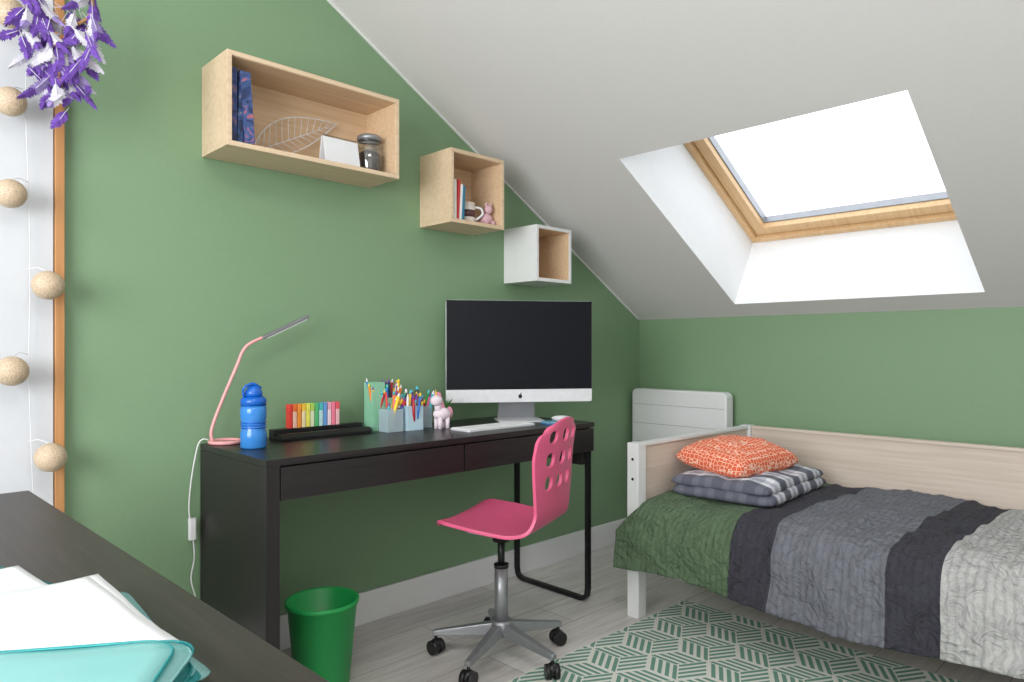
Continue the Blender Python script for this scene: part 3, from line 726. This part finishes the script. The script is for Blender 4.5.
# document stack
def sheet(nm,cx,cy,z,w,l,rot,m,g,curl=.0,r=.0,th=.0015,seed=0,lift=0,rc=0):
    n1,n2=20,24; verts=[];faces=[]
    R=Matrix.Rotation(math.radians(rot),3,'Z')
    for i in range(n1+1):
        for j in range(n2+1):
            u=-1+2*i/n1; v_=-1+2*j/n2
            zz=curl*(v_*v_*.5+u*u*.3)+.0025*noise.noise(Vector((u*1.5,v_*1.5,seed)))+lift*max(0,-v_-.55)**1.5
            X,Y=u*w/2,v_*l/2
            if rc:  # rounded corners
                ax_,ay_=abs(X)-(w/2-rc),abs(Y)-(l/2-rc)
                if ax_>0 and ay_>0:
                    k_=max(ax_,ay_)/math.hypot(ax_,ay_); X=math.copysign(w/2-rc+ax_*k_,X); Y=math.copysign(l/2-rc+ay_*k_,Y)
            p=R@Vector((X,Y,0)); verts.append((cx+p.x,cy+p.y,z+zz+.0025))
    for i in range(n1):
        for j in range(n2): a=i*(n2+1)+j; faces.append((a,a+1,a+n2+2,a+n2+1))
    o=mesh(nm,verts,faces,m,g,smooth=True); md=o.modifiers.new('s','SOLIDIFY'); md.thickness=th; md.offset=1; return o
g=group('document_folders',(-3.23,-1.45,.75),world=True)
z=.752
for i in range(4):
    sheet('folder_%d'%i,-3.225+.006*math.sin(i*2.1),-1.53+.01*math.cos(i*1.7),z,.235,.32,-2+2.5*math.sin(i*1.3),M['teal'] if i%2==0 else M['tealL'],g,.004,th=.0010,seed=i,rc=.02); z+=.0035
    if i in (1,3):
        sheet('inner_paper_%d'%i,-3.23,-1.52,z-.0015,.21,.297,0,M['paper'],g,.003,th=.0006,seed=i+20)
sheet('teal_sheet_back',-3.27,-1.20,.7512,.21,.297,14,M['teal'],g,.003,th=.001,seed=40)
for i in range(2): sheet('loose_paper_%d'%i,-3.265+.004*i,-1.29+.01*i,.7535+i*.0015,.21,.297,9-2*i,M['paper'],g,.003,th=.0008,seed=6)
for i in range(8):
    sheet('paper_%d'%i,-3.226+.004*math.sin(i*3.3),-1.487+.010*math.cos(i*2.3)+(.015 if i>5 else 0),.7685+i*.0012,.21,.297,1.5*math.sin(i*1.9)+1,M['paper'],g,.004,th=.0006,seed=2)
# wallets lying over the near end of the pile, rotated
ra=math.radians(-35); U=Vector((math.cos(ra),math.sin(ra),0)); V=Vector((-math.sin(ra),math.cos(ra),0))
corner=Vector((-3.121,-1.693,0))
for i in range(6):
    w_,l_=.32,.22; off=U*(.008*math.sin(i*2.3))+V*(.006*math.cos(i*1.9)-.006*(i%3))
    cN=corner-U*(w_/2)-V*(l_/2)+off; zz=.780+i*.0052
    mm=M['tealL'] if i%2==0 else M['teal']
    if i==5: mm=M['tealL']
    sheet('wallet_%d'%i,cN.x,cN.y,zz,w_,l_,-35+2.5*math.sin(i*2.7),mm,g,.003,th=.0009,seed=50+i,rc=.035)
    if i in (1,3,4): sheet('wallet_paper_%d'%i,cN.x-.008,cN.y-.003,zz+.0028,.290,.195,-35+2.5*math.sin(i*2.7),M['paper'],g,.003,th=.0006,seed=50+i)
    hw_,hl_,rc=w_/2,l_/2,.035; pts=[]; r2=math.radians(-35+2.5*math.sin(i*2.7)); U2=Vector((math.cos(r2),math.sin(r2),0)); V2=Vector((-math.sin(r2),math.cos(r2),0))
    for sx,sy,a0_ in ((1,1,0),(-1,1,90),(-1,-1,180),(1,-1,270)):
        for q_ in range(6):
            t=math.radians(a0_+90*q_/5); pts.append(cN+U2*(sx*(hw_-rc)+rc*math.cos(t))+V2*(sy*(hl_-rc)+rc*math.sin(t))+Vector((0,0,zz+.0045)))
    tube('wallet_rim_%d'%i,pts,.0015,M['teal'] if i%2 else mm,g,6,True)

# ---------------------------------------------------------------- string lights
g=group('string_lights',(-2.99,-.08,1.4),world=True)
bp=[(-3.027,-.085,2.0),(-3.027,-.085,1.76),(-3.027,-.085,1.51),(-2.940,-.085,1.266),(-3.024,-.085,1.027),(-2.934,-.085,.782)]
for i,p in enumerate(bp):
    ball('globe_%d'%(i+1),p,.0405 if i>2 else .039,M['globe'],g)
tube('cord',smooth_path([(-2.985,-.045,2.25),(-2.982,-.045,2.0),(-2.985,-.045,1.76),(-2.978,-.045,1.51),(-2.975,-.045,1.27),(-2.978,-.045,1.03),(-2.972,-.045,.80),(-2.965,-.045,.60)],8),.0013,M['paper'],g,6)
for i,p in enumerate(bp): tube('lead_%d'%i,smooth_path([(-2.98,-.045,p[2]+.045),((p[0]-2.98)/2,-.06,p[2]+.050),(p[0],p[1],p[2]+.037)],4),.0011,M['paper'],g,6)

# ---------------------------------------------------------------- dreamcatcher
DY=-.19
g=group('dreamcatcher',(-2.93,DY,2.1),world=True)
pur=mat('purple_feather',(104,68,158),.85,var=.35,nscale=90); wf=mat('white_feather',(206,203,214),.85,var=.1,nscale=80); lil=mat('lilac_feather',(150,132,188),.85,var=.2,nscale=80)
pk3=mat('brown_twine',(170,130,90),.8)
hc=Vector((-2.930,DY,2.045)); hr=.075
tube('hoop',[hc+Vector((hr*math.cos(t),0,hr*math.sin(t))) for t in [k*2*math.pi/40 for k in range(40)]],.005,pk3,g,8,True)
tube('hanger',[hc+Vector((0,0,hr)),hc+Vector((0,.15,hr+.18))],.0015,pk3,g,6)
for i in range(8):
    a=i*math.pi/4; b=a+math.pi*.75
    tube('web_%d'%i,[hc+Vector((hr*math.cos(a),0,hr*math.sin(a))),hc+Vector((hr*math.cos(b),0,hr*math.sin(b)))],.0008,wf,g,5)
def feather(nm,p,length,wd,ang_,yaw,m,bend,m2=None):
    """flat feather: separate barbs fanned from a curved quill"""
    d=Vector((math.sin(ang_),0,-math.cos(ang_))); s_=Vector((math.cos(yaw)*math.cos(ang_),math.sin(yaw),math.cos(yaw)*math.sin(ang_)))
    verts=[];faces=[];mi=[]; nb=22
    cpos=lambda t: Vector(p)+d*length*t+Vector((bend*t*t,-.01*t,0))
    for i in range(nb):
        t=(i+.3)/nb; w=wd*(math.sin(math.pi*min(1,t*.86+.12)**.85))*random.uniform(.8,1.12)
        c0=cpos(max(0,t-.02)); c1=cpos(min(1,t+.055)); dn=length*.13*random.uniform(.7,1.3)
        for sg in (-1,1):
            tip=cpos(t)+s_*w*sg+d*dn+Vector((0,.004+random.uniform(-.002,.002),0)); b0=len(verts)
            mid0=c0+(tip-c0)*.6-d*.0022; mid1=c1+(tip-c1)*.6+d*.0022
            verts+=[c0,mid0,tip,mid1,c1]; faces.append((b0,b0+1,b0+2,b0+3,b0+4))
            mi.append(1 if (m2 and t>.55) else 0)
    me=bpy.data.meshes.new(nm); me.from_pydata([tuple(v) for v in verts],[],faces); me.materials.append(m); me.materials.append(m2 or m)
    for pl,k_ in zip(me.polygons,mi): pl.material_index=k_
    o=bpy.data.objects.new(nm,me); link(o); attach(o,g)
    tube(nm+'_quill',[Vector(p)-d*.012,Vector(p)+d*length*.5+Vector((bend*.25,-.005,0))],.0010,wf,g,5)
k=0
for sx,zl in ((-.082,1.895),(-.052,1.835),(-.024,1.775),(.002,1.750),(.030,1.825),(.062,1.895)):
    x=hc.x+sx; tube('strand_%d'%k,[(x,DY,hc.z-math.sqrt(max(0,hr*hr-min(abs(sx),.074)**2))),(x,DY-.002,zl)],.0012,pk3,g,5)
    for b_ in range(2): ball('bead_%d_%d'%(k,b_),(x,DY-.002,zl+.01+b_*.012),.006,wf if b_ else pur,g,seg=12)
    for q_i in range(13):
        zz=zl+random.uniform(-.02,.02)+(q_i/13)*.21; m,m2=[(pur,None),(wf,pur),(pur,None),(wf,None),(wf,lil),(lil,pur),(pur,None)][(q_i+k)%7]
        if q_i==0: m,m2=pur,None
        feather('feather_%d_%d'%(k,q_i),(x+random.uniform(-.012,.012),DY-.005+random.uniform(-.028,.02),zz),random.uniform(.055,.085),random.uniform(.013,.020),random.uniform(-1.0,1.0),random.uniform(-.6,.6),m,random.uniform(-.03,.03),m2)
    k+=1

# ---------------------------------------------------------------- light
w=bpy.data.worlds.new('World'); S.world=w; w.use_nodes=True; bg=w.node_tree.nodes['Background']
bg.inputs[0].default_value=(.92,.96,1,1); bg.inputs[1].default_value=2.6
def area(name,loc,rot,sx,sy,power,col,portal=False):
    l=bpy.data.lights.new(name,'AREA'); l.shape='RECTANGLE'; l.size=sx; l.size_y=sy; l.energy=power; l.color=col
    o=bpy.data.objects.new(name,l); o.location=loc; o.rotation_euler=rot; link(o)
    if portal: l.cycles.is_portal=True
    return o
cs=(s0+s1)/2; pc_=MW@Vector((cs,(a0+a1)/2,T+.12))
area('skylight_portal',pc_,(0,math.radians(30),0),s1-s0,a1-a0,1,(1,1,1),True)
area('fill_window_portal',(XB-.1,(WY0+WY1)/2,(WZ0+WZ1)/2),(0,math.radians(-90),0),1.5,2.2,1,(1,1,1),True)  # guides sky sampling through the added back opening
area('back_fill_light',(XB+.02,(WY0+WY1)/2,(WZ0+WZ1)/2),(0,math.radians(-90),0),1.4,2.1,90,(.97,.98,1))  # fill light added at the back opening to brighten the room
area('overhead_fill_light',(-3.2,-2.3,ZF-.08),(0,0,0),.9,.9,20,(1,.97,.94))  # unseen overhead fill, added to lift the room; no lamp fitting modelled

# ---------------------------------------------------------------- camera
cd=bpy.data.cameras.new('camera'); cam=bpy.data.objects.new('camera',cd); link(cam)
cam.location=(-3.38,-2.40,1.09); cam.rotation_euler=(math.radians(90),0,math.radians(45.7-90))
cd.sensor_width=36; cd.lens=700/1024*36; cd.shift_y=7/1024; cd.clip_start=.02
S.camera=cam
